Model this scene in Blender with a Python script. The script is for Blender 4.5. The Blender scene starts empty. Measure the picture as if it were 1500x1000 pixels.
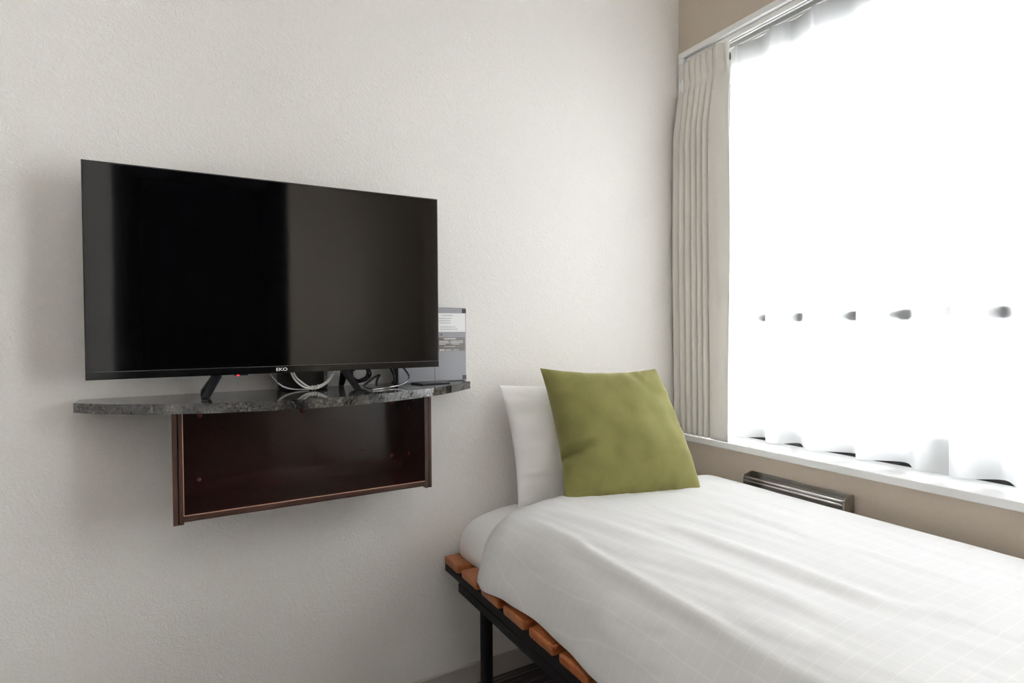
import bpy, bmesh, math, random
from mathutils import Vector, Matrix, noise

random.seed(7)
S = bpy.context.scene
C = S.collection
H = 1.0165            # eye height: every z below is given relative to the eye and lifted by H
D = 1.47              # distance to the television wall (y)
W = 1.543             # distance to the window wall (x)

# ------------------------------------------------------------------ camera
cam_d = bpy.data.cameras.new('camera')
cam = bpy.data.objects.new('camera', cam_d); C.objects.link(cam)
rt = Vector((0.8652, -0.5014, -0.0065)); up = Vector((0.0155, 0.0137, 0.9998)); fw = Vector((0.5012, 0.8651, -0.0196))
fw.normalize(); rt = (rt - fw * rt.dot(fw)).normalized(); up = rt.cross(fw)
M = Matrix((rt, up, -fw)).transposed().to_4x4(); M.translation = Vector((0, 0, H))
cam.matrix_world = M
cam_d.sensor_width = 36.0; cam_d.sensor_fit = 'HORIZONTAL'
cam_d.lens = 836.42 * 36.0 / 1500.0
cam_d.clip_start = 0.02
S.camera = cam

# ------------------------------------------------------------------ light: an overcast white sky through the window
world = bpy.data.worlds.new('sky'); S.world = world; world.use_nodes = True
bg = world.node_tree.nodes['Background']
bg.inputs[0].default_value = (0.97, 0.985, 1.0, 1); bg.inputs[1].default_value = 17.5
S.view_settings.view_transform = 'Standard'; S.view_settings.look = 'None'
S.view_settings.gamma = 1.0; S.view_settings.use_curve_mapping = False
S.view_settings.exposure = 0.18
S.cycles.max_bounces = 16; S.cycles.diffuse_bounces = 7; S.cycles.transparent_max_bounces = 16
S.cycles.sample_clamp_indirect = 10

# ------------------------------------------------------------------ helpers
def lift(p): return Vector((p[0], p[1], p[2] + H))

def wloc(o):
    v = Vector((0, 0, 0))
    while o is not None:
        v += o.location; o = o.parent
    return v

def tag(o, label=None, cat=None, group=None, kind=None):
    if label: o['label'] = label
    if cat: o['category'] = cat
    if group: o['group'] = group
    if kind: o['kind'] = kind
    return o

def thing(name, label, cat, loc, group=None):
    o = bpy.data.objects.new(name, None); C.objects.link(o)
    o.empty_display_size = 0.05
    o.location = lift(loc)
    return tag(o, label, cat, group)

def obj(name, bm, mat, parent=None, smooth=False, origin=None, raw=False):
    """bm holds eye-relative coordinates; the mesh is shifted to its parent's (or its own) origin."""
    me = bpy.data.meshes.new(name)
    bmesh.ops.recalc_face_normals(bm, faces=bm.faces[:])
    if not raw:
        if parent is not None: off = wloc(parent) - Vector((0, 0, H))
        elif origin is not None: off = Vector(origin)
        else:
            xs = [v.co for v in bm.verts]
            lo = [min(c[i] for c in xs) for i in range(3)]; hi = [max(c[i] for c in xs) for i in range(3)]
            off = Vector(((lo[0] + hi[0]) / 2, (lo[1] + hi[1]) / 2, lo[2]))
        for v in bm.verts: v.co -= off
    bm.to_mesh(me); bm.free()
    if smooth:
        for p in me.polygons: p.use_smooth = True
    me.materials.append(mat)
    o = bpy.data.objects.new(name, me); C.objects.link(o)
    if parent is not None: o.parent = parent
    elif not raw: o.location = lift(off)
    return o

def box(bm, x0, x1, y0, y1, z0, z1, bev=0.0, seg=2):
    r = bmesh.ops.create_cube(bm, size=1.0)
    vs = r['verts']
    for v in vs:
        v.co = Vector(((x0 + x1) / 2 + v.co.x * (x1 - x0), (y0 + y1) / 2 + v.co.y * (y1 - y0), (z0 + z1) / 2 + v.co.z * (z1 - z0)))
    if bev > 0:
        es = list({e for v in vs for e in v.link_edges})
        bmesh.ops.bevel(bm, geom=es, offset=bev, segments=seg, profile=0.5, affect='EDGES')
    return bm

def nbox(*a, **k): return box(bmesh.new(), *a, **k)

def catmull(pts, n):
    pts = [Vector(p) for p in pts]; out = []
    P = [pts[0] * 2 - pts[1]] + pts + [pts[-1] * 2 - pts[-2]]
    for i in range(1, len(P) - 2):
        for k in range(n):
            t = k / n; a, b, c, d = P[i - 1], P[i], P[i + 1], P[i + 2]
            out.append(0.5 * ((2 * b) + (c - a) * t + (2 * a - 5 * b + 4 * c - d) * t * t + (3 * b - a - 3 * c + d) * t ** 3))
    out.append(pts[-1]); return out

def tube(bm, pts, r, sides=10, rx=None, closed_ends=True):
    """sweep a round (or elliptic, r by rx) section along pts"""
    pts = [Vector(p) for p in pts]; rings = []; rx = rx or r
    t0 = (pts[1] - pts[0]).normalized()
    n = t0.cross(Vector((0, 0, 1)))
    if n.length < 1e-3: n = t0.cross(Vector((1, 0, 0)))
    n.normalize()
    for i, p in enumerate(pts):
        t = (pts[min(i + 1, len(pts) - 1)] - pts[max(i - 1, 0)]).normalized()
        n = (n - t * n.dot(t)).normalized(); b = t.cross(n)
        rings.append([bm.verts.new(p + n * (rx * math.cos(2 * math.pi * k / sides)) + b * (r * math.sin(2 * math.pi * k / sides))) for k in range(sides)])
    for a, b in zip(rings, rings[1:]):
        for k in range(sides): bm.faces.new((a[k], a[(k + 1) % sides], b[(k + 1) % sides], b[k]))
    if closed_ends:
        bm.faces.new(rings[0][::-1]); bm.faces.new(rings[-1])
    return bm

def prism(bm, outline, z0, z1):
    a = [bm.verts.new((x, y, z0)) for x, y in outline]; b = [bm.verts.new((x, y, z1)) for x, y in outline]
    bm.faces.new(a[::-1]); bm.faces.new(b)
    n = len(a)
    for i in range(n): bm.faces.new((a[i], a[(i + 1) % n], b[(i + 1) % n], b[i]))
    return bm

def shell(grid, inner):
    """closed thick sheet from two same-sized grids of points"""
    bm = bmesh.new()
    A = [[bm.verts.new(p) for p in row] for row in grid]; B = [[bm.verts.new(p) for p in row] for row in inner]
    n, m = len(A), len(A[0])
    for i in range(n - 1):
        for j in range(m - 1):
            bm.faces.new((A[i][j], A[i][j + 1], A[i + 1][j + 1], A[i + 1][j]))
            bm.faces.new((B[i][j], B[i + 1][j], B[i + 1][j + 1], B[i][j + 1]))
    for i in range(n - 1):
        bm.faces.new((A[i][0], A[i + 1][0], B[i + 1][0], B[i][0])); bm.faces.new((A[i][-1], B[i][-1], B[i + 1][-1], A[i + 1][-1]))
    for j in range(m - 1):
        bm.faces.new((A[0][j], B[0][j], B[0][j + 1], A[0][j + 1])); bm.faces.new((A[-1][j], A[-1][j + 1], B[-1][j + 1], B[-1][j]))
    return bm

def sheet(grid):
    bm = bmesh.new()
    A = [[bm.verts.new(p) for p in row] for row in grid]
    for i in range(len(A) - 1):
        for j in range(len(A[0]) - 1): bm.faces.new((A[i][j], A[i][j + 1], A[i + 1][j + 1], A[i + 1][j]))
    return bm

def fnoise(x, y, z=0.0): return noise.noise(Vector((x, y, z)))
def smooth01(t): t = max(0.0, min(1.0, t)); return t * t * (3 - 2 * t)

# ------------------------------------------------------------------ materials
def mat(name):
    m = bpy.data.materials.new(name); m.use_nodes = True
    nt = m.node_tree; return m, nt, nt.nodes['Principled BSDF'], nt.nodes, nt.links

def plain(name, col, rough=0.5, metal=0.0, spec=0.5, emit=None):
    m, nt, p, N, L = mat(name)
    p.inputs['Base Color'].default_value = (*col, 1); p.inputs['Roughness'].default_value = rough
    p.inputs['Metallic'].default_value = metal; p.inputs['Specular IOR Level'].default_value = spec
    if emit: p.inputs['Emission Color'].default_value = (*emit[0], 1); p.inputs['Emission Strength'].default_value = emit[1]
    return m

def coords(N, L, scale=(1, 1, 1), rot=(0, 0, 0)):
    tc = N.new('ShaderNodeTexCoord'); mp = N.new('ShaderNodeMapping')
    mp.inputs['Scale'].default_value = scale; mp.inputs['Rotation'].default_value = rot
    L.new(tc.outputs['Object'], mp.inputs['Vector']); return mp.outputs['Vector']

def ntex(N, L, vec, scale, detail=3, rough=0.5, dist=0.0):
    t = N.new('ShaderNodeTexNoise'); t.inputs['Scale'].default_value = scale; t.inputs['Detail'].default_value = detail
    t.inputs['Roughness'].default_value = rough; t.inputs['Distortion'].default_value = dist
    L.new(vec, t.inputs['Vector']); return t.outputs['Fac']

def ramp(N, L, fac, stops):
    r = N.new('ShaderNodeValToRGB'); e = r.color_ramp.elements
    while len(e) < len(stops): e.new(0.5)
    for k, (pos, col) in enumerate(stops): e[k].position = pos; e[k].color = (*col, 1)
    L.new(fac, r.inputs['Fac']); return r.outputs['Color']

def bump(N, L, p, height, strength, dist):
    b = N.new('ShaderNodeBump'); b.inputs['Strength'].default_value = strength; b.inputs['Distance'].default_value = dist
    L.new(height, b.inputs['Height']); L.new(b.outputs['Normal'], p.inputs['Normal']); return b

def mathn(N, L, op, a, b):
    m = N.new('ShaderNodeMath'); m.operation = op
    for k, v in enumerate((a, b)):
        if isinstance(v, (int, float)): m.inputs[k].default_value = v
        else: L.new(v, m.inputs[k])
    return m.outputs[0]

def wallpaper(name, c0, c1, strength, s1=75, s2=190):
    m, nt, p, N, L = mat(name)
    v = coords(N, L)
    a = ntex(N, L, v, s1, 4, 0.6, 1.4); b = ntex(N, L, v, s2, 3, 0.6, 0.6)
    h = mathn(N, L, 'ADD', a, mathn(N, L, 'MULTIPLY', b, 0.5))
    L.new(ramp(N, L, a, [(0.3, c0), (0.7, c1)]), p.inputs['Base Color'])
    p.inputs['Roughness'].default_value = 0.75; p.inputs['Specular IOR Level'].default_value = 0.25
    bump(N, L, p, h, strength, 0.004)
    return m

M_wall = wallpaper('embossed_wallpaper', (0.81, 0.783, 0.752), (0.845, 0.818, 0.787), 0.4, 95, 230)
M_beige = wallpaper('beige_wallpaper', (0.50, 0.43, 0.355), (0.54, 0.465, 0.385), 0.12, 220, 500)
M_ceil = plain('ceiling_white', (0.88, 0.87, 0.85), 0.8)
M_base = plain('baseboard_vinyl', (0.42, 0.385, 0.355), 0.5)
M_white = plain('painted_white', (0.84, 0.84, 0.83), 0.35)
M_dkdoor = plain('dark_door', (0.035, 0.025, 0.02), 0.5)
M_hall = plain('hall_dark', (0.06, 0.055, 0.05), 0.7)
M_bronze = plain('bronze_aluminium', (0.035, 0.032, 0.034), 0.35, 0.6)
M_alu = plain('silver_aluminium', (0.55, 0.55, 0.56), 0.4, 0.6)
M_bar = plain('black_bar', (0.015, 0.015, 0.02), 0.5)
M_black = plain('black_plastic', (0.010, 0.010, 0.011), 0.35)
M_gloss = plain('piano_black', (0.006, 0.006, 0.007), 0.10)
M_screen = plain('screen_glass', (0.002, 0.002, 0.0025), 0.05, 0, 0.68)
M_blkmetal = plain('black_powder_coat', (0.006, 0.006, 0.0065), 0.55, 0, 0.25)
M_whitecab = plain('white_cable', (0.80, 0.79, 0.76), 0.45)
M_blkcab = plain('black_cable', (0.012, 0.012, 0.014), 0.3)
M_silver = plain('silver_edge', (0.85, 0.84, 0.83), 0.18, 0.9)
M_steel = plain('brushed_steel', (0.36, 0.335, 0.30), 0.25, 1.0)
M_dev = plain('device_grey', (0.30, 0.30, 0.32), 0.45, 0.2)
M_devdk = plain('device_dark', (0.05, 0.05, 0.055), 0.5)
M_paper = plain('sticker_white', (0.88, 0.88, 0.87), 0.6)
M_print = plain('print_grey', (0.45, 0.45, 0.46), 0.6)
M_printblock = plain('print_block', (0.20, 0.18, 0.175), 0.6)
M_logo = plain('logo_white', (0.85, 0.85, 0.85), 0.4)
M_led = plain('led_red', (0.8, 0.02, 0.03), 0.4, 0, 0.5, ((1.0, 0.03, 0.05), 1.5))
M_cap = plain('screw_cap_brown', (0.085, 0.028, 0.020), 0.2)
M_lip = plain('pale_edge', (0.62, 0.36, 0.26), 0.5)

def wood(name, c0, c1, c2, scale, rot, rough, coat=0.0, bmp=0.05):
    m, nt, p, N, L = mat(name)
    v = coords(N, L, scale, rot)
    a = ntex(N, L, v, 6, 6, 0.65, 0.8)
    L.new(ramp(N, L, a, [(0.30, c0), (0.5, c1), (0.72, c2)]), p.inputs['Base Color'])
    p.inputs['Roughness'].default_value = rough; p.inputs['Coat Weight'].default_value = coat; p.inputs['Coat Roughness'].default_value = 0.08
    bump(N, L, p, a, bmp, 0.002)
    return m

M_dwood = wood('dark_rosewood', (0.021, 0.0075, 0.006), (0.028, 0.0095, 0.0075), (0.037, 0.013, 0.010), (2.0, 8, 26), (0, 0, 0), 0.22, 0.35, 0.02)
M_dedge = wood('rosewood_edge', (0.020, 0.009, 0.006), (0.055, 0.024, 0.016), (0.085, 0.042, 0.029), (25, 25, 1.5), (0, 0, 0), 0.45)
M_dedgeh = wood('rosewood_edge_flat', (0.020, 0.009, 0.006), (0.055, 0.024, 0.016), (0.085, 0.042, 0.029), (1.5, 25, 25), (0, 0, 0), 0.45)
M_slat = wood('stained_cedar', (0.21, 0.055, 0.013), (0.34, 0.10, 0.026), (0.45, 0.15, 0.042), (1.6, 14, 14), (0, 0, 0), 0.42, 0.1, 0.12)

def stone():
    m, nt, p, N, L = mat('polished_marble')
    v = coords(N, L, (1, 1, 1), (0, 0, 0.3))
    a = ntex(N, L, v, 9, 8, 0.65, 1.6); b = ntex(N, L, v, 210, 3, 0.75)
    f = mathn(N, L, 'ADD', mathn(N, L, 'MULTIPLY', a, 0.58), mathn(N, L, 'MULTIPLY', b, 0.42))
    L.new(ramp(N, L, f, [(0.38, (0.012, 0.011, 0.010)), (0.49, (0.034, 0.032, 0.030)), (0.57, (0.085, 0.079, 0.073)), (0.68, (0.26, 0.24, 0.22))]), p.inputs['Base Color'])
    p.inputs['Roughness'].default_value = 0.07; p.inputs['Specular IOR Level'].default_value = 0.9
    bump(N, L, p, b, 0.012, 0.001)
    return m
M_stone = stone()

def cloth(name, col, rough=0.85, sheen=0.0, bscale=700, bstr=0.12, grid=None, var=0.0, sheen_rough=0.4):
    m, nt, p, N, L = mat(name)
    v = coords(N, L)
    a = ntex(N, L, v, bscale, 2)
    h = a
    p.inputs['Base Color'].default_value = (*col, 1)
    if var:
        big = ntex(N, L, v, 16, 5, 0.6, 0.5)
        L.new(ramp(N, L, big, [(0.3, tuple(c * (1 - var) for c in col)), (0.7, tuple(min(1, c * (1 + var)) for c in col))]), p.inputs['Base Color'])
    p.inputs['Roughness'].default_value = rough; p.inputs['Specular IOR Level'].default_value = 0.15
    p.inputs['Sheen Weight'].default_value = sheen; p.inputs['Sheen Roughness'].default_value = sheen_rough
    if grid:
        sx = N.new('ShaderNodeSeparateXYZ'); L.new(v, sx.inputs[0])
        lines = None
        for k in ('X', 'Y'):
            t = mathn(N, L, 'PINGPONG', sx.outputs[k], grid / 2)
            ln = mathn(N, L, 'LESS_THAN', t, 0.0010)
            lines = ln if lines is None else mathn(N, L, 'MAXIMUM', lines, ln)
        mx = N.new('ShaderNodeMix'); mx.data_type = 'RGBA'
        L.new(lines, mx.inputs[0]); mx.inputs[6].default_value = (*col, 1); mx.inputs[7].default_value = (*[min(1, c * 1.05) for c in col], 1)
        L.new(mx.outputs[2], p.inputs['Base Color'])
        h = mathn(N, L, 'ADD', a, mathn(N, L, 'MULTIPLY', lines, 0.25))
    bump(N, L, p, h, bstr, 0.001)
    return m

M_sheet = cloth('white_sheet', (0.87, 0.86, 0.85))
M_duvet = cloth('white_check_cotton', (0.73, 0.724, 0.722), grid=0.026)
M_pillow = cloth('white_pillowcase', (0.90, 0.885, 0.87))
M_velvet = cloth('olive_velvet', (0.215, 0.200, 0.068), 0.8, 0.8, 900, 0.2, None, 0.09, 0.35)
M_velvet.node_tree.nodes['Principled BSDF'].inputs['Sheen Tint'].default_value = (0.74, 0.71, 0.50, 1)
M_drape = cloth('beige_blackout_cloth', (0.71, 0.68, 0.63), 0.8, 0.1, 900, 0.1)

def sheer(name, open_):
    m, nt, p, N, L = mat(name); N.remove(p)
    out = N['Material Output']
    tr = N.new('ShaderNodeBsdfTranslucent'); tr.inputs[0].default_value = (0.56, 0.56, 0.565, 1)
    df = N.new('ShaderNodeBsdfDiffuse'); df.inputs[0].default_value = (0.90, 0.90, 0.895, 1)
    tp = N.new('ShaderNodeBsdfTransparent'); tp.inputs[0].default_value = (1, 1, 1, 1)
    m1 = N.new('ShaderNodeMixShader'); m1.inputs[0].default_value = 0.30
    L.new(tr.outputs[0], m1.inputs[1]); L.new(df.outputs[0], m1.inputs[2])
    m2 = N.new('ShaderNodeMixShader'); m2.inputs[0].default_value = open_
    L.new(m1.outputs[0], m2.inputs[1]); L.new(tp.outputs[0], m2.inputs[2])
    L.new(m2.outputs[0], out.inputs['Surface'])
    return m
M_sheer = sheer('white_voile', 0.06); M_hem = sheer('white_voile_hem', 0.62)

def glass():
    m, nt, p, N, L = mat('window_glass'); N.remove(p)
    out = N['Material Output']
    tp = N.new('ShaderNodeBsdfTransparent'); tp.inputs[0].default_value = (0.96, 0.97, 0.97, 1)
    gl = N.new('ShaderNodeBsdfGlossy'); gl.inputs['Roughness'].default_value = 0.0
    fr = N.new('ShaderNodeFresnel'); fr.inputs[0].default_value = 1.3
    mx = N.new('ShaderNodeMixShader'); L.new(fr.outputs[0], mx.inputs[0]); L.new(tp.outputs[0], mx.inputs[1]); L.new(gl.outputs[0], mx.inputs[2])
    L.new(mx.outputs[0], out.inputs['Surface']); return m
M_glass = glass()

def carpet():
    m, nt, p, N, L = mat('striped_carpet')
    v = coords(N, L, (0.6, 60, 1)); a = ntex(N, L, v, 2.2, 4, 0.8)
    v2 = coords(N, L, (2, 160, 1)); b = ntex(N, L, v2, 1.0, 1)
    base = ramp(N, L, a, [(0.35, (0.035, 0.028, 0.025)), (0.6, (0.085, 0.07, 0.063))])
    ln = ramp(N, L, b, [(0.62, (0, 0, 0)), (0.68, (1, 1, 1))])
    mx = N.new('ShaderNodeMix'); mx.data_type = 'RGBA'
    L.new(ln, mx.inputs[0]); L.new(base, mx.inputs[6]); mx.inputs[7].default_value = (0.22, 0.19, 0.17, 1)
    L.new(mx.outputs[2], p.inputs['Base Color']); p.inputs['Roughness'].default_value = 0.95
    bump(N, L, p, ntex(N, L, coords(N, L), 500, 2), 0.4, 0.003)
    return m
M_carpet = carpet()

# ------------------------------------------------------------------ room shell
ZF, ZC = -H, 2.42 - H
XW, YS = -1.65, -1.55            # west and south walls
HX0, HX1, HY, HZ = -0.47, 0.56, -3.4, 2.15 - H     # dark hallway opening in the south wall
OY0, OY1 = -1.20, 1.44           # window opening along y, unseen near end lengthened for more light
OZ0, OZ1 = -0.3919, 0.947        # and in height
def struct(name, bm, m, parent=None, **k):
    o = obj(name, bm, m, parent, **k)
    if parent is None: o['kind'] = 'structure'
    return o
T = 0.1
struct('floor', nbox(XW - T, W + 0.3, HY - T, D + T, ZF - T, ZF), M_carpet)
struct('ceiling', nbox(XW - T, W + 0.3, HY - T, D + T, ZC, ZC + T), M_ceil)
struct('wall_north', nbox(XW - T, W + 0.3, D, D + T, ZF, ZC), M_wall)
struct('wall_west', nbox(XW - T, XW, YS, D, ZF, ZC), M_wall)
bm = bmesh.new()
box(bm, XW - T, HX0, YS - T, YS, ZF, ZC); box(bm, HX0, HX1, YS - T, YS, HZ, ZC)
struct('wall_south', bm, M_wall)
struct('wall_bedside', nbox(HX1, W + 0.3, YS - T, YS, ZF, ZC), M_beige)
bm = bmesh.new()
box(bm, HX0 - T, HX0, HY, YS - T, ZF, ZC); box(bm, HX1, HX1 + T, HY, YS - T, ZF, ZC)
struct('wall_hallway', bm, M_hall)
d1 = struct('door_1', nbox(HX0, HX1, HY - T, HY, ZF, ZC), M_dkdoor)
obj('door_handle', tube(bmesh.new(), [(HX1 - 0.1, HY, -0.02), (HX1 - 0.1, HY + 0.05, -0.02), (HX1 - 0.2, HY + 0.055, -0.02)], 0.009), M_steel, d1)
# window wall, 30 cm thick around the opening
bm = bmesh.new()
WX = W + 0.24
box(bm, W, WX, YS, D, ZF, OZ0); box(bm, W, WX, YS, D, OZ1, ZC)
box(bm, W, WX, YS, OY0, OZ0, OZ1); box(bm, W, WX, OY1, D, OZ0, OZ1)
struct('wall_east', bm, M_beige)
struct('baseboard_north', nbox(XW, W - 0.008, D - 0.008, D, ZF, ZF + 0.059, 0.002, 1), M_base)
struct('baseboard_east', nbox(W - 0.008, W, YS, D, ZF, ZF + 0.059, 0.002, 1), M_base)
# casing round the window, lining of the reveal and the sill board
bm = bmesh.new()
box(bm, W - 0.012, WX - 0.03, OY0 - 0.02, OY1 + 0.022, OZ1, OZ1 + 0.021, 0.002, 1)
box(bm, W - 0.012, WX - 0.03, OY1 - 0.002, OY1 + 0.022, OZ0 + 0.02, OZ1, 0.002, 1)
box(bm, W - 0.012, WX - 0.03, OY0 - 0.02, OY0 + 0.004, OZ0 + 0.02, OZ1, 0.002, 1)
struct('trim_1', bm, M_white)
SZ = -0.3708
struct('trim_2', nbox(W - 0.012, W + 0.135, OY0 - 0.02, OY1 + 0.022, OZ0, SZ, 0.002, 2), M_white)

# added fill lamp, unseen above and behind the camera, brightens the room
M_diff = plain('fill_diffuser', (0.9, 0.9, 0.88), 0.5, 0, 0.3, ((1.0, 0.97, 0.935), 5.0))
LX, LY = 0.30, -0.75
lampo = thing('fill_lamp', 'round white ceiling lamp added out of view as fill light', 'lamp', (LX, LY, ZC - 0.075))
obj('base', tube(bmesh.new(), [(LX, LY, ZC), (LX, LY, ZC - 0.025)], 0.31, 48), M_white, lampo)
bm = bmesh.new(); prof = [(0.30, 0.025), (0.30, 0.045), (0.285, 0.060), (0.22, 0.070), (0.10, 0.0745)]
rings = [[bm.verts.new((LX + r * math.cos(2 * math.pi * k / 40), LY + r * math.sin(2 * math.pi * k / 40), ZC - h)) for k in range(40)] for r, h in prof]
for a, b in zip(rings, rings[1:]):
    for k in range(40): bm.faces.new((a[k], a[(k + 1) % 40], b[(k + 1) % 40], b[k]))
bm.faces.new(rings[-1]); bm.faces.new(rings[0][::-1])
obj('diffuser', bm, M_diff, lampo, True)

# window: bronze bottom track, aluminium frame, two sliding sashes with panes
FX = W + 0.129
win = thing('window_1', None, None, (FX, 0.1, SZ)); win['kind'] = 'structure'
obj('track', nbox(FX, FX + 0.10, OY0, OY1, SZ - 0.02, SZ + 0.012), M_bronze, win)
for k in (0, 1, 2):
    obj('track_rib', nbox(FX + 0.012 + 0.03 * k, FX + 0.018 + 0.03 * k, OY0, OY1, SZ + 0.012, SZ + 0.022), M_bronze, win)
obj('window_head', nbox(FX + 0.015, FX + 0.10, OY0, OY1, 0.862, OZ1), M_white, win)
obj('jamb', nbox(FX + 0.015, FX + 0.10, OY1 - 0.03, OY1, SZ + 0.012, 0.862), M_alu, win)
obj('jamb', nbox(FX + 0.015, FX + 0.10, OY0, OY0 + 0.03, SZ + 0.012, 0.862), M_alu, win)
for k, (ya, yb) in enumerate(((0.587, OY1 - 0.03), (-0.30, 0.645), (OY0 + 0.03, -0.255))):
    sx = FX + 0.03 + 0.032 * (k % 2)
    bm = bmesh.new(); z0, z1, w = SZ + 0.022, 0.862, 0.045
    box(bm, sx, sx + 0.025, ya, ya + w, z0, z1); box(bm, sx, sx + 0.025, yb - w, yb, z0, z1)
    box(bm, sx, sx + 0.025, ya + w, yb - w, z0, z0 + 0.05); box(bm, sx, sx + 0.025, ya + w, yb - w, z1 - 0.04, z1)
    sash = obj('sash', bm, M_alu, win)
    obj('pane', nbox(sx + 0.010, sx + 0.014, ya + w, yb - w, z0 + 0.05, z1 - 0.04), M_glass, sash)
bm = tube(bmesh.new(), [(FX + 0.03, 0.66, 0.74), (FX + 0.02, 0.66, 0.76), (FX + 0.02, 0.66, 0.80)], 0.012)
obj('sash_lock', bm, M_alu, win)
# safety bar across the window
BARX = 1.6335
sb = thing('safety_bar', 'black horizontal safety bar behind the sheer curtain at mid window', 'bar', (BARX + 0.012, 0.1, 0.018))
obj('rail', nbox(BARX, BARX + 0.024, OY0 + 0.012, OY1 - 0.010, 0.0185, 0.0500, 0.004, 2), M_bar, sb)
for y in (OY1 - 0.010, OY0 + 0.005):
    obj('bracket', nbox(BARX - 0.008, BARX + 0.032, y, y + 0.007, 0.008, 0.060, 0.003, 2), M_bar, sb)

# ------------------------------------------------------------------ curtain rails
def rail(label, x, ytop, hooks):
    t = thing('curtain_rail', label, 'curtain rail', (x, 0.5, 0.930), 'double curtain rails under the window head')
    bm = bmesh.new()
    # a C-section: top web, two side webs, two lips that leave a slot below
    z0, z1 = 0.930, 0.947
    box(bm, x - 0.011, x + 0.011, OY0 + 0.01, ytop, z1 - 0.004, z1)
    box(bm, x - 0.011, x - 0.0085, OY0 + 0.01, ytop, z0, z1 - 0.004); box(bm, x + 0.0085, x + 0.011, OY0 + 0.01, ytop, z0, z1 - 0.004)
    box(bm, x - 0.0085, x - 0.003, OY0 + 0.01, ytop, z0, z0 + 0.002); box(bm, x + 0.003, x + 0.0085, OY0 + 0.01, ytop, z0, z0 + 0.002)
    obj('track', bm, M_white, t)
    obj('end_cap', nbox(x - 0.012, x + 0.012, ytop, ytop + 0.006, z0 - 0.002, z1, 0.002, 1), M_white, t)
    for y in hooks:
        bm = nbox(x - 0.0022, x + 0.0022, y - 0.004, y + 0.004, z0 - 0.006, z0 + 0.008, 0.001, 1)
        tube(bm, [(x, y, z0 - 0.004), (x, y + 0.001, z0 - 0.012), (x, y + 0.004, z0 - 0.014)], 0.0016, 6)
        obj('runner', bm, M_white, t)
    return t
pleat_y = [1.262, 1.135, 1.0, 0.842, 0.70, 0.64, 0.52, 0.39, 0.26, 0.13, 0.0, -0.13, -0.26, -0.39, -0.52, -0.65, -0.78, -0.91, -1.04, -1.16]
rail('front white curtain rail that carries the beige drape', 1.556, 1.430, [1.40 - 0.027 * k for k in range(6)])
rail('rear white curtain rail that carries the sheer curtains', 1.602, 1.430, pleat_y)

# ------------------------------------------------------------------ beige drape, drawn to the corner
def drape():
    cols = []
    NF, n = 6, 150
    y0, y1 = 1.452, 1.300
    plan = []
    for i in range(n + 1):
        t = i / n
        ph = t * NF
        y = y0 + (y1 - y0) * t - 0.010 * math.sin(2 * math.pi * ph * 1.0 + 0.6) * (1 if 0.02 < t < 0.98 else 0)
        plan.append((y, math.cos(2 * math.pi * ph), 0.0))
    for i in range(1, 25):          # the flat leading edge towards the window
        t = i / 24
        plan.append((y1 - 0.006 - 0.046 * t, 1.0 - 1.75 * smooth01(t) * (0.35 + 0.65 * t) * 0.55, t))
    rows = 90; ztop, zbot = 0.926, -0.362
    g = []
    for r in range(rows + 1):
        f = r / rows
        z = ztop + (zbot - ztop) * (f ** 1.25)
        row = []
        hd = (ztop - z)
        pinch = math.exp(-((hd - 0.080) / 0.024) ** 2)
        head = 1 - smooth01((hd - 0.075) / 0.03)
        amp = 0.021 * (0.62 + 0.38 * smooth01((hd - 0.10) / 0.2)) * (1 - 0.70 * pinch)
        for j, (y, c, t) in enumerate(plan):
            sway = 0.006 * fnoise(y * 14, z * 0.9, 3.1) * smooth01((hd - 0.1) / 0.3)
            squeeze = 1.375 + (y - 1.375) * (1.0 + 0.05 * smooth01((hd - 0.3) / 0.5))
            hem = 0.010 * t * smooth01((hd - 0.9) / 0.35)
            topy = squeeze + sway - (0.012 * smooth01((hd) / 0.4) - 0.0) * t + 0.016 * t * smooth01((hd - 0.45) / 0.8)
            topy = min(topy, 1.462)
            x = 1.537 - c * amp - 0.018 * smooth01((hd - 0.06) / 0.22) * (1 - 0.4 * smooth01((hd - 0.5) / 0.8))
            if c < 0 and t == 0: x += 0.016 * head * (-c)
            if t > 0: x -= 0.008 * head * math.sin(t * 9)
            row.append((x, topy, z - 0.006 * t * smooth01((hd - 1.0) / 0.3)))
        g.append(row)
    inner = [[(p[0] + 0.0016, p[1], p[2]) for p in row] for row in g]
    t = thing('drape', 'beige blackout drape gathered in narrow folds in the room corner', 'curtain', (1.53, 1.37, -0.366))
    obj('curtain_panel', shell(g, inner), M_drape, t, True)
    # gathered heading tape behind the pleats and the stitched hem line
    hem = [[(p[0] - 0.0012, p[1], -0.255 - 0.0015 * k) for p in g[int(rows * 0.93)]] for k in (0, 1)]
    tape = []
    for k in range(5):
        zz = ztop - 0.006 - 0.02 * k
        tape.append([(1.548 + 0.003 * math.sin(i * 1.3), 1.445 - 0.155 * i / 40, zz) for i in range(41)])
    obj('heading_tape', sheet(tape), M_drape, t, True)
drape()

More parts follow.
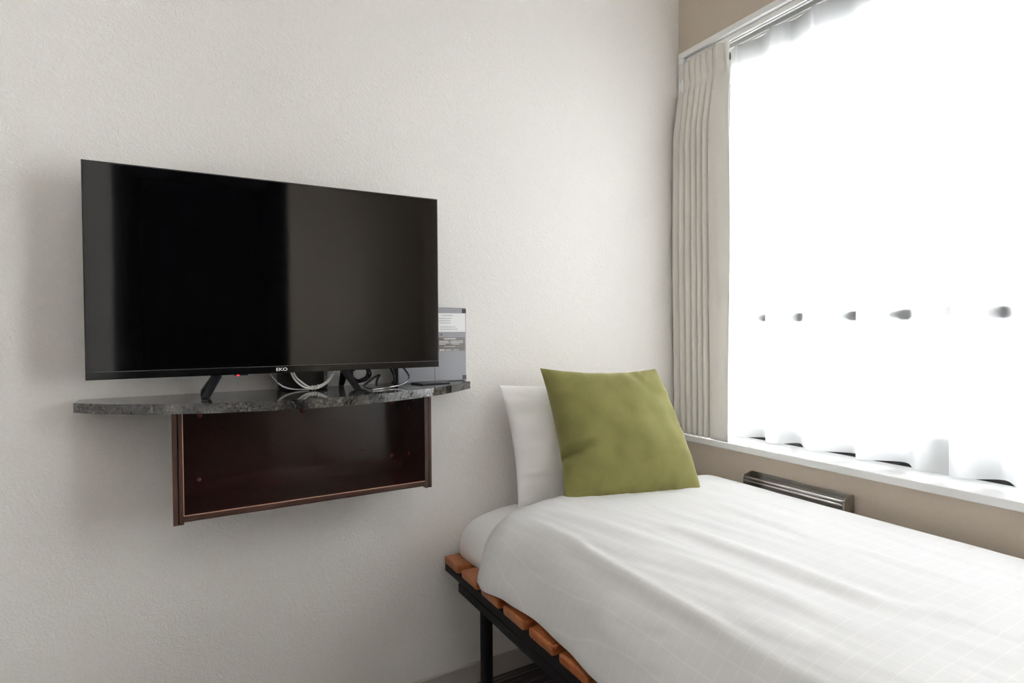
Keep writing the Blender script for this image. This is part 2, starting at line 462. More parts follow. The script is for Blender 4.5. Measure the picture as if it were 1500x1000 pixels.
# ------------------------------------------------------------------ sheer curtains
def sheer_panel(hem, label, top_pleats, ztop=0.9285, zbot=-0.352):
    """hem: plan points (y, x) of the bottom edge, from the corner towards the camera"""
    pts = catmull([(x, y, 0) for y, x in hem], 14)
    n = len(pts); g = []; rows = 110
    ya, yb = hem[0][0], hem[-1][0]
    for r in range(rows + 1):
        f = r / rows; z = ztop + (zbot - ztop) * f; row = []
        hd = ztop - z
        for p in pts:
            k = 0.22 + 0.78 * smooth01((hd - 0.05) / 0.75)
            x = 1.602 + (p.x - 1.600) * k
            # pinched pleats under every hook
            dd = min(abs(p.y - q) for q in top_pleats)
            x -= 0.010 * math.exp(-(dd / 0.010) ** 2) * math.exp(-(max(0, hd - 0.03) / 0.12) ** 2)
            x += 0.004 * fnoise(p.y * 9, z * 1.3, 8.0) * smooth01(hd / 0.3)
            yy = p.y + 0.006 * fnoise(p.y * 7, z * 1.1, 2.0) * smooth01(hd / 0.3)
            x = min(x, 1.6322) if abs(z - 0.034) < 0.15 else x
            sag = -0.0012 * math.sin(min(1, dd / 0.065) * math.pi / 2) * math.exp(-hd / 0.05)
            row.append((x, yy, z + sag))
        g.append(row)
    t = thing('sheer_curtain', label, 'curtain', (1.60, (ya + yb) / 2, zbot), 'white sheer curtains over the window')
    obj('curtain_panel', sheet(g), M_sheer, t, True)
    band = [[(p[0] + 0.0012, p[1], p[2]) for p in row] for row in g[int(rows * 0.935):]]
    band[0] = [(p[0], p[1], zbot + 0.085) for p in band[0]]
    obj('bottom_hem', sheet(band), M_hem, t, True)
    head = [[(p[0] + 0.0012, p[1], p[2]) for p in row] for row in g[:int(rows * 0.065)]]
    obj('top_hem', sheet(head), M_hem, t, True)
sheer_panel([(1.290, 1.568), (1.262, 1.570), (1.229, 1.572), (1.181, 1.630), (1.138, 1.567), (1.099, 1.568), (1.069, 1.632), (0.994, 1.566),
             (0.9076, 1.631), (0.857, 1.570), (0.7726, 1.632), (0.715, 1.566), (0.651, 1.574)],
            'white sheer curtain nearest the beige drape, over the left half of the window', [p for p in pleat_y if p > 0.65])
sheer_panel([(0.705, 1.604), (0.665, 1.592), (0.6186, 1.572), (0.566, 1.631), (0.508, 1.570), (0.44, 1.630), (0.375, 1.569), (0.31, 1.630), (0.25, 1.568), (0.18, 1.631),
             (0.12, 1.569), (0.05, 1.631), (-0.01, 1.569), (-0.08, 1.631), (-0.14, 1.569), (-0.19, 1.60)],  # stops short out of view so the added bare window brightens the room
            'white sheer curtain at the right edge of the photo, away from the drape', [p for p in pleat_y if p < 0.71])

# ------------------------------------------------------------------ stainless holder on the window wall
ho = thing('wall_holder', 'stainless steel holder with a double bar on the beige wall under the sill', 'holder', (1.52, 1.02, -0.52))
ya, yb = 0.851, 1.165
obj('back_plate', nbox(W - 0.004, W - 0.001, ya, yb, -0.520, -0.443, 0.001, 1), M_steel, ho)
obj('tray', nbox(1.496, W - 0.004, ya + 0.004, yb - 0.004, -0.520, -0.516), M_steel, ho)
for y in (ya, yb - 0.004):
    out = []
    for k in range(9):
        a = math.pi / 2 * k / 8
        out.append((1.504 - 0.010 * math.sin(a), -0.459 + 0.010 * math.cos(a)))
    prof = [(W - 0.004, -0.443), (1.530, -0.4435), (1.518, -0.447)] + out + [(1.494, -0.520), (W - 0.004, -0.520)]
    bm = bmesh.new()
    a = [bm.verts.new((px, y, pz)) for px, pz in prof]; b = [bm.verts.new((px, y + 0.004, pz)) for px, pz in prof]
    bm.faces.new(a[::-1]); bm.faces.new(b)
    for i in range(len(a)): bm.faces.new((a[i], a[(i + 1) % len(a)], b[(i + 1) % len(a)], b[i]))
    obj('end_plate', bm, M_steel, ho)
for x, z in ((1.500, -0.4565), (1.4985, -0.4660)):
    obj('bar', tube(bmesh.new(), [(x, ya + 0.002, z), (x, yb - 0.002, z)], 0.0034, 12), M_silver, ho, True)

# ------------------------------------------------------------------ bed
BX0, BX1 = 0.615, 1.488
bed = thing('bed_frame', 'low black metal bed frame with reddish brown wooden slats', 'bed', ((BX0 + BX1) / 2, 0.46, -H))
r_ = nbox(BX0, BX1, 0, 0.089, -0.637, -0.6165, 0.005, 2)
slat0 = None
for k in range(18):
    y = 1.441 - 0.1097 * k - 0.089
    if slat0 is None:
        for v in r_.verts: v.co.y += y
        slat0 = obj('slat', r_, M_slat, bed); ybase = y
    else:
        o = slat0.copy(); C.objects.link(o); o.parent = bed; o.location.y = y - ybase
for x in (BX0 + 0.006, BX1 - 0.036):
    obj('slat_rail', nbox(x, x + 0.030, -0.53, 1.450, -0.6625, -0.6375, 0.002, 1), M_blkmetal, bed)
    obj('side_rail', nbox(x, x + 0.030, -0.47, 1.363, -0.6885, -0.6635, 0.002, 1), M_blkmetal, bed)
    for y in (1.232, 0.40, -0.35):
        lg = obj('leg', tube(bmesh.new(), [(x + 0.015, y, -0.6885), (x + 0.015, y, -H + 0.008)], 0.0155, 20), M_blkmetal, bed)
        obj('foot_cap', tube(bmesh.new(), [(x + 0.015, y, -H + 0.010), (x + 0.015, y, -H)], 0.017, 20), M_black, lg)
for y in (1.232, 0.40, -0.35):
    obj('cross_rail', nbox(BX0 + 0.036, BX1 - 0.036, y - 0.012, y + 0.012, -0.6885, -0.6635, 0.002, 1), M_blkmetal, bed)

# mattress with a fitted sheet
# swept section with rounded sides, closed by tapered ends
def mattress():
    sec = []
    for k in range(41):
        a = math.pi * (k / 40)
        e = 0.34
        c, s = math.cos(a), math.sin(a)
        sec.append((-math.copysign(abs(c) ** e, c), abs(s) ** (0.62)))
    ys = [1.455 - 0.06 * (1 - math.cos(math.pi / 2 * i / 14)) for i in range(15)] + [1.395 - 1.83 * i / 30 for i in range(1, 31)] + [-0.435 - 0.06 * math.sin(math.pi / 2 * i / 8) for i in range(1, 9)]
    g = []
    for y in ys:
        e1 = max(0.0, 1 - (1.455 - y) / 0.06) if y > 1.395 else max(0.0, (-0.435 - y) / 0.06)
        sc = math.sqrt(max(0.0, 1 - e1 ** 2.4))
        row = []
        for (u, w) in sec:
            hw_ = 0.409 - 0.016 * smooth01((1.30 - y) / 0.06)
            x = 1.063 + u * hw_ * (0.94 + 0.06 * sc)
            z = -0.6155 + (0.0 + w * 0.119) * (0.35 + 0.65 * sc)
            z += 0.0025 * fnoise(x * 14, y * 14, 1.0) * w
            row.append((x, y, z))
        g.append(row)
    inner = [[(1.061 + (p[0] - 1.061) * 0.97, p[1], -0.6158) for p in row] for row in g]
    return shell(g, inner)
o = obj('mattress', mattress(), M_sheet, None, True); tag(o, 'white sheeted mattress lying on the slatted bed frame under the duvet', 'mattress')

# duvet
OUT = [(0.612, -0.606), (0.615, -0.585), (0.627, -0.553), (0.650, -0.510), (0.688, -0.473), (0.735, -0.450), (0.84, -0.437), (1.0, -0.436),
       (1.2, -0.441), (1.36, -0.452), (1.445, -0.463), (1.474, -0.482), (1.484, -0.53), (1.484, -0.600)]
INN = [(0.632, -0.606), (0.630, -0.590), (0.631, -0.565), (0.645, -0.528), (0.680, -0.501), (0.740, -0.489), (0.84, -0.486), (1.0, -0.486),
       (1.2, -0.486), (1.36, -0.487), (1.430, -0.492), (1.468, -0.503), (1.485, -0.54), (1.487, -0.600)]
def seg_d(px, py, pts):
    best = (9, 0)
    tot = len(pts) - 1
    for i in range(tot):
        ax, ay = pts[i]; bx_, by = pts[i + 1]
        dx, dy = bx_ - ax, by - ay; L2 = dx * dx + dy * dy
        t = max(0, min(1, ((px - ax) * dx + (py - ay) * dy) / L2))
        d = math.hypot(px - ax - t * dx, py - ay - t * dy)
        if d < best[0]:
            sgn = 1 if (dx * (py - ay) - dy * (px - ax)) > 0 else -1
            best = (d, (i + t) / tot, sgn)
    return best
FOLDS = [  # polyline in plan, height, width
    ([(0.93, 0.93), (0.9426, 0.8877), (0.9528, 0.6822), (0.9574, 0.5486), (0.9652, 0.4804), (1.0124, 0.40)], 0.010, 0.020),
    ([(0.725, 1.15), (0.728, 1.0), (0.7137, 0.8861), (0.7066, 0.6656), (0.7018, 0.5319), (0.7037, 0.36)], 0.008, 0.014),
    ([(1.152, 0.68), (1.1594, 0.6113), (1.1631, 0.5102), (1.17, 0.42)], 0.0045, 0.010),
    ([(1.165, 0.98), (1.1574, 0.9219), (1.1454, 0.7653), (1.1276, 0.6006)], 0.005, 0.011),
    ([(0.80, 1.16), (0.83, 0.95), (0.86, 0.78)], 0.006, 0.018),
    ([(1.30, 1.05), (1.30, 0.85), (1.27, 0.62)], 0.004, 0.016),
    ([(1.02, 1.10), (1.01, 0.98), (1.03, 0.80)], 0.004, 0.012),
    ([(1.33, 0.72), (1.30, 0.56), (1.31, 0.40)], 0.005, 0.015),
    ([(0.83, 0.80), (0.84, 0.6), (0.85, 0.42)], 0.004, 0.022),
]
LEFT = [(1.27, 0.626), (1.23, 0.606), (1.193, 0.598), (1.118, 0.618), (1.008, 0.6305), (0.893, 0.623), (0.787, 0.610), (0.70, 0.606), (0.55, 0.615), (0.3, 0.612), (-0.6, 0.612)]
def left_x(y):
    for (ya, xa), (yb, xb) in zip(LEFT, LEFT[1:]):
        if y >= yb: t = (ya - y) / (ya - yb); return xa + (xb - xa) * smooth01(t)
    return LEFT[-1][1]
def duvet():
    # section sampled more finely on the sides
    so = catmull([(x, 0, z) for x, z in OUT], 14); si = catmull([(x, 0, z) for x, z in INN], 14)
    yh = 1.275
    ys = [yh - 0.055 * (1 - math.cos(math.pi / 2 * i / 10)) for i in range(11)]
    y = ys[-1]
    while y > -0.5:
        y -= 0.0085 if y > 0.3 else 0.03
        ys.append(y)
    go, gi = [], []
    for y in ys:
        ro, ri = [], []
        for a, b in zip(so, si):
            u = (a.x - 0.612) / (1.489 - 0.612)
            yy = y + 0.012 * fnoise(a.x * 5, 2.0) - 0.012 * smooth01((0.72 - a.x) / 0.1)       # uneven head edge
            e = max(0.0, min(1.0, (yh - y) / 0.055))
            g = 0.10 + 0.90 * math.sqrt(max(0, 1 - (1 - e) ** 2))
            dl = (left_x(y) - 0.612) * max(0, 1 - (a.x - 0.612) / 0.16)
            p = b + (a - b) * g
            x, z = p.x + dl, p.z
            top = smooth01((p.z + 0.60) / 0.08) * g
            h = 0.0
            for pts, amp, wd in FOLDS:
                d = seg_d(x, yy, pts)
                if d[0] < wd * 4.5:
                    end = math.sin(math.pi * max(0.02, min(0.98, d[1]))) ** 0.7
                    h += amp * end * (math.exp(-(d[0] / wd) ** 2) - 0.35 * math.exp(-((d[0] * d[2] + 2.0 * wd) / (1.2 * wd)) ** 2))
            h *= 0.7
            h += 0.005 * fnoise(x * 3.2, yy * 1.6, 0.3) + 0.0018 * fnoise(x * 17 + yy * 2.0, yy * 3.0, 4.0) + 0.0012 * fnoise(x * 42 + yy * 5, yy * 7, 7.0)
            side = smooth01((0.70 - x) / 0.06)
            h += side * (0.0035 * fnoise(z * 16 + yy * 5, yy * 9, 2.2) + 0.0014 * fnoise(z * 50 + yy * 12, yy * 24, 5.2))
            z += h * top * (1 - 0.35 * side); x -= h * top * 0.8 * side
            ro.append((x, yy, z)); ri.append((b.x + dl + 0.014 * smooth01((0.75 - b.x) / 0.08) * smooth01((b.z + 0.606) / 0.02), yy, b.z - 0.004 * smooth01((b.z + 0.606) / 0.02)))
        go.append(ro); gi.append(ri)
    return shell(go, gi)
o = obj('duvet', duvet(), M_duvet, None, True); tag(o, 'white duvet with a faint woven check spread over the bed', 'duvet')

# ------------------------------------------------------------------ pillow and cushion
def pillow(BL, BR, TL, TR, thick, concave, n=56, wr=1.0, seed=0.0, power=0.55, creases=()):
    BL, BR, TL, TR = map(Vector, (BL, BR, TL, TR))
    nrm = (BR - BL).cross(TL - BL).normalized()
    F, B = [], []
    for i in range(n + 1):
        rf, rb = [], []
        b = -math.cos(math.pi * i / n)
        for j in range(n + 1):
            a = -math.cos(math.pi * j / n)
            ct, cb, cl, cr = concave       # top, bottom, left, right edge pulls
            ca = (cl if a < 0 else cr); cbv = (cb if b < 0 else ct)
            a2 = a * (1 - ca * (1 - b * b) * abs(a) ** 2); b2 = b * (1 - cbv * (1 - a * a) * abs(b) ** 2)
            u, v = (a2 + 1) / 2, (b2 + 1) / 2
            P = BL * (1 - u) * (1 - v) + BR * u * (1 - v) + TL * (1 - u) * v + TR * u * v
            h = max(0, (1 - a * a) * (1 - b * b)) ** power
            edge = (1 - min(1, (1 - max(abs(a), abs(b))) / 0.35))
            pk = 0.0
            if edge > 0:
                along = a if abs(b) > abs(a) else b
                pk = 0.006 * wr * edge * h ** 0.5 * math.sin(along * 17 + 3 * fnoise(along * 4, seed)) * (0.5 + fnoise(along * 3, seed + 5))
            w = wr * (0.010 * fnoise(u * 2.4 + seed, v * 2.4, seed) + 0.004 * fnoise(u * 7, v * 6 + seed, 2)) * min(1, h * 1.6)
            cz = 0.0
            for (ua, va, ub, vb, amp, wd) in creases:
                d = seg_d(u, v, [(ua, va), (ub, vb)])
                cz += amp * math.exp(-(d[0] / wd) ** 2) * (1 - 0.9 * d[1]) * min(1, h * 3)
            rf.append(P + nrm * -(thick * h + w + pk + cz)); rb.append(P + nrm * (thick * 0.9 * h + w * 0.5))
        F.append(rf); B.append(rb)
    # nrm points away from the room: the front (towards the camera) is -nrm
    bm = bmesh.new()
    A = [[bm.verts.new(p) for p in row] for row in F]
    Bv = [[(A[i][j] if i in (0, n) or j in (0, n) else bm.verts.new(B[i][j])) for j in range(n + 1)] for i in range(n + 1)]
    for i in range(n):
        for j in range(n):
            bm.faces.new((A[i][j], A[i][j + 1], A[i + 1][j + 1], A[i + 1][j]))
            q = (Bv[i][j], Bv[i + 1][j], Bv[i + 1][j + 1], Bv[i][j + 1])
            if set(q) != {A[i][j], A[i][j + 1], A[i + 1][j + 1], A[i + 1][j]}: bm.faces.new(q)
    return bm
def facing(bl, br, tl, tr):   # make sure -nrm looks at the camera (towards -y)
    n = (Vector(br) - Vector(bl)).cross(Vector(tl) - Vector(bl))
    return n.y
o = obj('pillow', pillow((0.795, 1.345, -0.488), (1.36, 1.345, -0.488), (0.780, 1.420, -0.156), (1.36, 1.425, -0.156), -0.058, (0.08, 0.03, 0.06, 0.05), wr=2.2, seed=3.0), M_pillow, None, True)
tag(o, 'white bed pillow standing against the wall behind the green cushion', 'pillow')
o = obj('cushion', pillow((0.866, 1.225, -0.462), (1.262, 1.118, -0.462), (0.874, 1.352, -0.107), (1.226, 1.262, -0.118), -0.082, (0.085, 0.02, 0.09, -0.04), wr=1.3, seed=9.0, power=0.48,
        creases=((0.0, 0.32, 0.22, 0.40, 0.055, 0.020), (0.0, 0.39, 0.34, 0.445, -0.016, 0.030), (0.0, 0.26, 0.20, 0.34, -0.008, 0.03), (0.62, -0.02, 0.66, 0.10, 0.012, 0.02), (0.40, -0.02, 0.43, 0.08, 0.010, 0.02), (0.88, 1.02, 0.74, 0.86, 0.010, 0.015), (0.80, 1.02, 0.66, 0.90, 0.008, 0.012))), M_velvet, None, True)
tag(o, 'square olive green velvet cushion leaning on the white pillow', 'cushion')

# ------------------------------------------------------------------ stone shelf and open wooden compartment
SH = -0.1375; ST = 0.0195
arc = []
ccx, ccy, R = 0.245, 1.809, 0.594
for k in range(41):
    x = -0.186 + (0.676 + 0.186) * k / 40
    arc.append((x, ccy - math.sqrt(max(0, R * R - (x - ccx) ** 2))))
arc[0] = (-0.186, 1.404); arc[-1] = (0.676, 1.394)
outline = arc + [(0.676, D - 0.0005), (-0.186, D - 0.0005)]
bm = prism(bmesh.new(), outline, SH - ST, SH)
bmesh.ops.bevel(bm, geom=[e for e in bm.edges if abs(e.verts[0].co.z - e.verts[1].co.z) < 1e-6 and min(e.verts[0].co.y, e.verts[1].co.y) < 1.46], offset=0.0012, segments=1, affect='EDGES')
o = obj('stone_shelf', bm, M_stone); tag(o, 'bow fronted grey marble shelf on the wall under the television', 'shelf')

cf = 1.290; xl, xr, zt, zb = -0.019, 0.5205, SH - ST - 0.0005, -0.378
cab = thing('wall_compartment', 'dark rosewood open compartment hung under the marble shelf', 'cabinet', ((xl + xr) / 2, 1.38, zb))
for s, x0, x1 in (('l', xl, xl + 0.0185), ('r', xr - 0.0175, xr)):
    p = obj('side_panel', nbox(x0, x1, cf + 0.001, D - 0.001, zb, zt), M_dwood, cab)
    obj('edge_band', nbox(x0, x0 + 0.0085, cf - 0.0015, cf + 0.001, zb, zt), M_dedge, p)
    obj('edge_band', nbox(x0 + 0.0110, x1 - 0.0008, cf - 0.0010, cf + 0.001, zb, zt), M_dedge, p)
p = obj('bottom_panel', nbox(xl + 0.0185, xr - 0.0175, cf + 0.002, D - 0.001, zb + 0.004, zb + 0.0165), M_dwood, cab)
obj('edge_band', nbox(xl + 0.0185, xr - 0.0175, cf - 0.0005, cf + 0.002, zb + 0.0062, zb + 0.0158), M_dedgeh, p)
obj('pale_edge', nbox(xl + 0.0185, xr - 0.0175, cf + 0.0005, cf + 0.0022, zb + 0.0158, zb + 0.0170), M_lip, p)  # pale pinkish strip along the inner front edge
obj('pale_edge', nbox(xl + 0.0178, xl + 0.0190, cf + 0.0000, cf + 0.0015, zb + 0.0165, zt), M_lip, cab.children[0])
bp = obj('back_panel', nbox(xl + 0.0185, xr - 0.0175, 1.443, D - 0.001, zb + 0.0165, zt), M_dwood, cab)
def cap(x, y, z, axis):
    bm = bmesh.new()
    bmesh.ops.create_uvsphere(bm, u_segments=14, v_segments=8, radius=1)
    sc = {'y': (0.0062, 0.0036, 0.0062), 'x': (0.0036, 0.0062, 0.0062)}[axis]
    for v in bm.verts: v.co = Vector((x + v.co.x * sc[0], y + v.co.y * sc[1], z + v.co.z * sc[2]))
    return bm
for x, z in ((0.0287, -0.3277), (0.032, -0.186), (0.2499, -0.1890), (0.472, -0.3261), (0.472, -0.186)):
    obj('screw_cap', cap(x, 1.443, z, 'y'), M_cap, cab, True)
for z in (-0.20, -0.315):
    obj('screw_cap', cap(xr - 0.0175, 1.40, z, 'x'), M_cap, cab, True)

# ------------------------------------------------------------------ television
tv = bpy.data.objects.new('television', None); C.objects.link(tv); tv.empty_display_size = 0.05
tv.location = lift((0.2022, 1.3535, SH)); tv.rotation_euler = (0, 0, math.radians(-1.0))
tag(tv, 'black flat television standing on splayed feet on the marble shelf', 'television')
def tvp(name, bm, m, parent=tv, smooth=False):
    return obj(name, bm, m, parent, smooth, raw=True)
tz0, tz1, hw = 0.0462, 0.4693, 0.3628       # local heights above the shelf
sh = tvp('panel_shell', nbox(-hw, hw, 0.0015, 0.012, tz0, tz1, 0.001, 1), M_black)
tvp('rear_housing', nbox(-0.30, 0.30, 0.012, 0.055, tz0 + 0.004, tz0 + 0.26, 0.006, 2), M_black)
tvp('screen', nbox(-hw + 0.0022, hw - 0.0022, 0.0006, 0.0018, tz0 + 0.0155, tz1 - 0.0022), M_screen)
bz = tvp('bottom_bezel', nbox(-hw, hw, -0.0012, 0.0015, tz0, tz0 + 0.0148, 0.0006, 1), M_gloss)
tvp('bezel_strip', nbox(-hw + 0.001, hw - 0.001, -0.0008, 0.0016, tz0 + 0.0148, tz0 + 0.0157), plain('bezel_strip_grey', (0.10, 0.10, 0.10), 0.3), bz)
for x0, x1, z0, z1 in ((-hw, -hw + 0.0022, tz0 + 0.0157, tz1), (hw - 0.0022, hw, tz0 + 0.0157, tz1), (-hw + 0.0022, hw - 0.0022, tz1 - 0.0022, tz1)):
    tvp('bezel_edge', nbox(x0, x1, -0.0003, 0.0018, z0, z1), M_black)
def text_bm(s, size, bold=0.0):
    cu = bpy.data.curves.new('t', 'FONT'); cu.body = s; cu.size = size; cu.align_x = 'CENTER'; cu.align_y = 'CENTER'; cu.extrude = 0.0002; cu.offset = bold
    o = bpy.data.objects.new('t', cu); C.objects.link(o)
    dg = bpy.context.evaluated_depsgraph_get(); me = bpy.data.meshes.new_from_object(o.evaluated_get(dg))
    bm = bmesh.new(); bm.from_mesh(me); bpy.data.objects.remove(o); bpy.data.curves.remove(cu); bpy.data.meshes.remove(me)
    return bm
bm = text_bm('EKO', 0.0094, 0.00012)
for v in bm.verts: v.co = Vector((v.co.x * 1.3 - 0.010, -0.0014 - v.co.z, v.co.y + tz0 + 0.0078))
tvp('logo', bm, M_logo, bz)
rx = tvp('infrared_receiver', nbox(-0.105, -0.078, -0.001, 0.008, tz0 - 0.0022, tz0 + 0.0005, 0.0005, 1), M_black, bz)
tvp('standby_light', nbox(-0.1005, -0.0945, -0.0016, 0.003, tz0 - 0.0026, tz0 - 0.0004, 0.0004, 1), M_led)
def leg_bar(bm, p0, p1, w0, w1, dpt):
    p0, p1 = Vector(p0), Vector(p1); d = (p1 - p0).normalized(); s = Vector((1, 0, 0)); s = (s - d * s.dot(d)).normalized(); n = d.cross(s)
    A = [bm.verts.new(p0 + s * a * w0 + n * b * dpt) for a, b in ((-1, -1), (1, -1), (1, 1), (-1, 1))]
    B = [bm.verts.new(p1 + s * a * w1 + n * b * dpt * 0.8) for a, b in ((-1, -1), (1, -1), (1, 1), (-1, 1))]
    bm.faces.new(A[::-1]); bm.faces.new(B)
    for k in range(4): bm.faces.new((A[k], A[(k + 1) % 4], B[(k + 1) % 4], B[k]))
    return bm
for s, xa, xf in ((-1, -0.1375, -0.1625), (1, 0.132, 0.141)):
    st = tvp('stand', nbox(xa - 0.0085, xa + 0.0085, 0.006, 0.026, tz0 - 0.008, tz0 + 0.012, 0.002, 1), M_black)
    for yf in (-0.079, 0.098):
        y0 = 0.012 if yf < 0 else 0.022
        bm = leg_bar(bmesh.new(), (xa, y0, tz0 - 0.002), (xf, yf, 0.0045), 0.0085, 0.0062, 0.0052)
        bmesh.ops.bevel(bm, geom=bm.edges[:], offset=0.0015, segments=2, affect='EDGES')
        lg = tvp('stand_leg', bm, M_black, st)
        tvp('foot_pad', nbox(xf - 0.006, xf + 0.006, yf - 0.006, yf + 0.006, 0.0004, 0.004, 0.001, 1), M_devdk, lg)

# ------------------------------------------------------------------ things on the shelf behind the television
Z0 = SH + 0.0004
dv = thing('network_device', 'upright grey network device with a white sticker at the right end of the shelf', 'device', (0.583, 1.44, Z0))
bd = obj('body', nbox(0.487, 0.683, 1.432, 1.464, Z0, 0.0625, 0.002, 2), M_dev, dv)
obj('side_cover', nbox(0.4845, 0.4875, 1.430, 1.465, Z0, 0.0618, 0.001, 1), M_devdk, dv)
obj('panel_seam', nbox(0.5885, 0.5892, 1.4312, 1.4330, Z0 + 0.001, 0.0605), M_devdk, bd)
for z0, z1 in ((0.0480, 0.0600), (Z0 + 0.003, Z0 + 0.0145)):
    obj('corner_pad', nbox(0.671, 0.6825, 1.4305, 1.434, z0, z1, 0.0005, 1), M_devdk, dv)
stk = obj('sticker', nbox(0.560, 0.680, 1.4310, 1.4325, -0.0035, 0.0475), M_paper, dv, raw=False); stk['label'] = 'white printed sticker'
rnd = random.Random(3)
for z, x0, x1 in ((0.0415, 0.612, 0.640), (0.0330, 0.600, 0.637), (0.0272, 0.600, 0.636), (0.0212, 0.603, 0.634), (0.010, 0.606, 0.648), (0.004, 0.606, 0.655)):
    bm = bmesh.new(); x = x0
    while x < x1:
        w = rnd.uniform(0.0014, 0.0045); box(bm, x, x + w, 1.4306, 1.4312, z - 0.0009, z + 0.0009); x += w + rnd.uniform(0.0007, 0.0013)
    obj('print_line', bm, M_print, stk)
obj('status_light', nbox(0.6075, 0.6108, 1.4308, 1.4325, -0.0125, -0.0092, 0.0005, 1), M_gloss, dv)
blk = obj('print_block', nbox(0.560, 0.6785, 1.4312, 1.4325, -0.0555, -0.0180), M_printblock, dv)
for z, x0, x1, hh in ((-0.0222, 0.616, 0.651, 0.0016), (-0.0285, 0.602, 0.629, 0.0012), (-0.0285, 0.635, 0.672, 0.0012), (-0.0330, 0.602, 0.631, 0.0012), (-0.0330, 0.635, 0.672, 0.0012),
                      (-0.0370, 0.602, 0.618, 0.0008), (-0.0370, 0.640, 0.662, 0.0008), (-0.0432, 0.616, 0.650, 0.0007), (-0.0525, 0.621, 0.636, 0.0011), (-0.0525, 0.644, 0.659, 0.0008)):
    bm = bmesh.new(); x = x0
    while x < x1:
        w = rnd.uniform(0.0012, 0.0035); box(bm, x, x + w, 1.4307, 1.4313, z - hh, z + hh); x += w + rnd.uniform(0.0005, 0.0010)
    obj('print_line', bm, M_paper, blk)
bm = text_bm('BOX', 0.0062, 0.0002)
for v in bm.verts: v.co = Vector((v.co.x * 1.15 + 0.6105, 1.4311 - v.co.z, v.co.y - 0.0523))
obj('lettering', bm, M_paper, blk)

ad = thing('adapter_box', 'black adapter box standing against the wall behind the television', 'adapter', (0.252, 1.44, Z0))
bd = obj('body', nbox(0.1965, 0.3075, 1.425, 1.462, Z0, -0.078, 0.004, 2), M_black, ad)
lb = obj('label_strip', nbox(0.2985, 0.3055, 1.4244, 1.4252, Z0 + 0.009, -0.086), M_print, ad)
for k in range(7):
    z = Z0 + 0.012 + 0.0055 * k
    obj('print_line', nbox(0.2998, 0.3042, 1.4241, 1.4245, z, z + 0.0028), M_devdk, lb)

def cable_obj(name, label, pts, r, m, n=8, rx=None, cat='cable'):
    o = obj(name, tube(bmesh.new(), catmull(pts, n), r, 10, rx), m, None, True); tag(o, label, cat); return o
cable_obj('white_cable', 'thin single white cable sweeping down to the shelf left of the white cable loop',
          [(0.169, 1.409, -0.080), (0.1729, 1.405, -0.0939), (0.182, 1.402, -0.1076), (0.1912, 1.40, -0.1181), (0.2036, 1.40, -0.1271), (0.2209, 1.40, -0.1328), (0.2386, 1.40, -0.1350), (0.2585, 1.40, -0.1356)], 0.0016, M_whitecab)
wc = thing('white_cable_loop', 'double white cable loop tied with white clips under the television', 'cable', (0.266, 1.385, Z0))
for k, (dx, dy, dz) in enumerate(((0.0, 0, 0), (0.0052, 0.0, 0.0042))):
    pts = [(0.215 + dx, 1.392 + dy, -0.080), (0.2175 + dx, 1.386 + dy, -0.0946), (0.2228 + dx, 1.382 + dy, -0.1082 + dz * 0.5), (0.2322 + dx, 1.38 + dy, -0.1195 + dz), (0.2449 + dx * 0.7, 1.38 + dy, -0.1286 + dz),
           (0.2577, 1.38 + dy, -0.1325 + dz * 0.9), (0.2708, 1.38 + dy, -0.1322 + dz * 0.9), (0.2857, 1.38 + dy, -0.1272 + dz * 0.9), (0.2991 - dx * 0.3, 1.38 + dy, -0.117 + dz * 0.6), (0.3076 - dx * 0.7, 1.382 + dy, -0.1054), (0.3145 - dx, 1.386 + dy, -0.0932), (0.318 - dx, 1.392, -0.080)]
    obj('strand', tube(bmesh.new(), catmull(pts, 8), 0.0021, 10), M_whitecab, wc, True)
for x, z in ((0.262, -0.1308), (0.268, -0.1308), (0.2745, -0.1290)):
    obj('clip', nbox(x - 0.0014, x + 0.0014, 1.3765, 1.3835, z - 0.0052, z + 0.0058, 0.001, 1), M_whitecab, wc)
pts = []
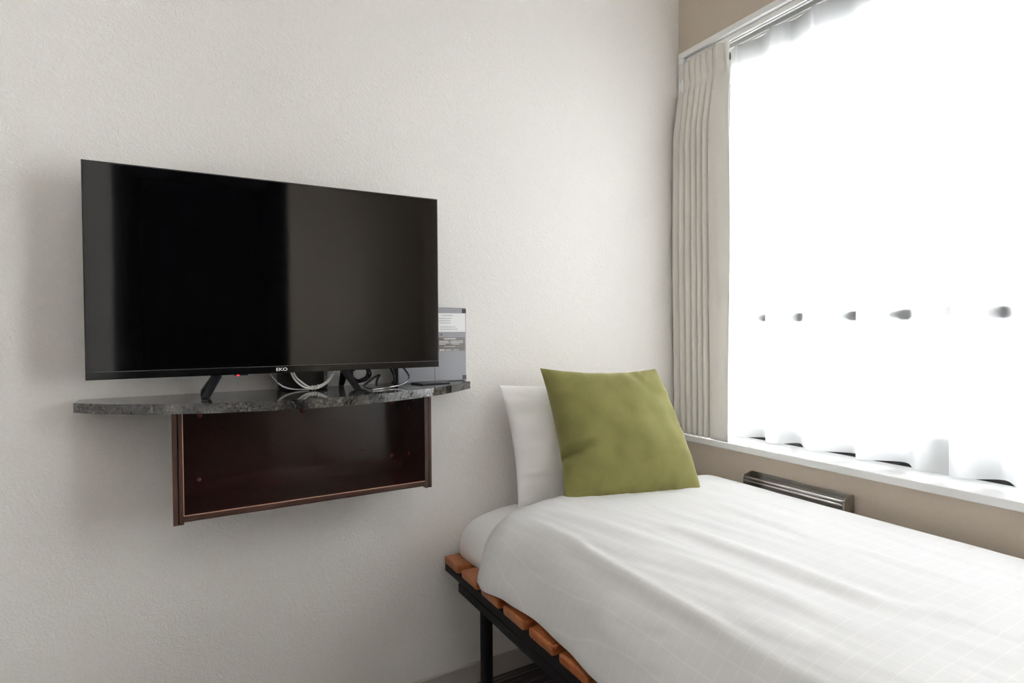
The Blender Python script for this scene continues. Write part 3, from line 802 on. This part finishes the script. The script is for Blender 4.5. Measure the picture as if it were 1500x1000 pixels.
for k in range(64):     # coiled black cable hanging behind the bezel
    a = 2 * math.pi * k / 16; rr = 0.020 + 0.003 * math.sin(k * 0.9)
    pts.append((0.388 + 1.15 * rr * math.cos(a), 1.425 + 0.0045 * (k / 16) - 0.004 * math.sin(a * 0.5), -0.105 + rr * 0.95 * math.sin(a) - 0.001))
pts = [(0.345, 1.42, -0.084)] + [(0.356, 1.42, -0.092)] + pts[4:]
o = obj('black_cable_coil', tube(bmesh.new(), catmull(pts, 4), 0.0026, 8), M_blkcab, None, True); tag(o, 'coiled black power cable hanging behind the right television foot', 'cable')
fc = thing('flat_cable', 'flat black cable with a silver edge looping over the shelf right of the television foot', 'cable', (0.43, 1.36, Z0))
loop = [(0.478, 1.392, -0.084), (0.484, 1.380, -0.094), (0.4905, 1.366, -0.1090), (0.489, 1.360, -0.1190), (0.4760, 1.352, -0.1270), (0.4564, 1.345, -0.1318), (0.4330, 1.335, -0.1338), (0.4080, 1.318, -0.1342), (0.384, 1.310, -0.1338), (0.3700, 1.318, -0.1310),
        (0.372, 1.335, -0.1270), (0.385, 1.352, -0.1220), (0.4030, 1.365, -0.1130), (0.4180, 1.370, -0.1075), (0.4125, 1.362, -0.1130), (0.4060, 1.352, -0.1210), (0.4040, 1.345, -0.1310)]
obj('strand', tube(bmesh.new(), catmull(loop, 8), 0.0032, 10, 0.0013), M_blkcab, fc, True)
edge = [(x - 0.0006, y - 0.0022, z - 0.0012) for x, y, z in loop[1:9]]
obj('silver_edge', tube(bmesh.new(), catmull(edge, 8), 0.0008, 6), M_silver, fc, True)
cable_obj('black_cable', 'short black cable arching in front of the grey network device', [(0.452, 1.412, -0.082), (0.4585, 1.408, -0.094), (0.465, 1.405, -0.108), (0.468, 1.404, -0.122), (0.462, 1.407, -0.1345)], 0.0028, M_blkcab)
bm = prism(bmesh.new(), [(0.514, 1.413), (0.528, 1.366), (0.607, 1.372), (0.612, 1.424), (0.545, 1.428)], Z0, Z0 + 0.0032)
bmesh.ops.bevel(bm, geom=bm.edges[:], offset=0.0008, segments=1, affect='EDGES')
o = obj('black_pad', bm, M_devdk); tag(o, 'thin flat black pad lying on the shelf in front of the network device', 'pad')
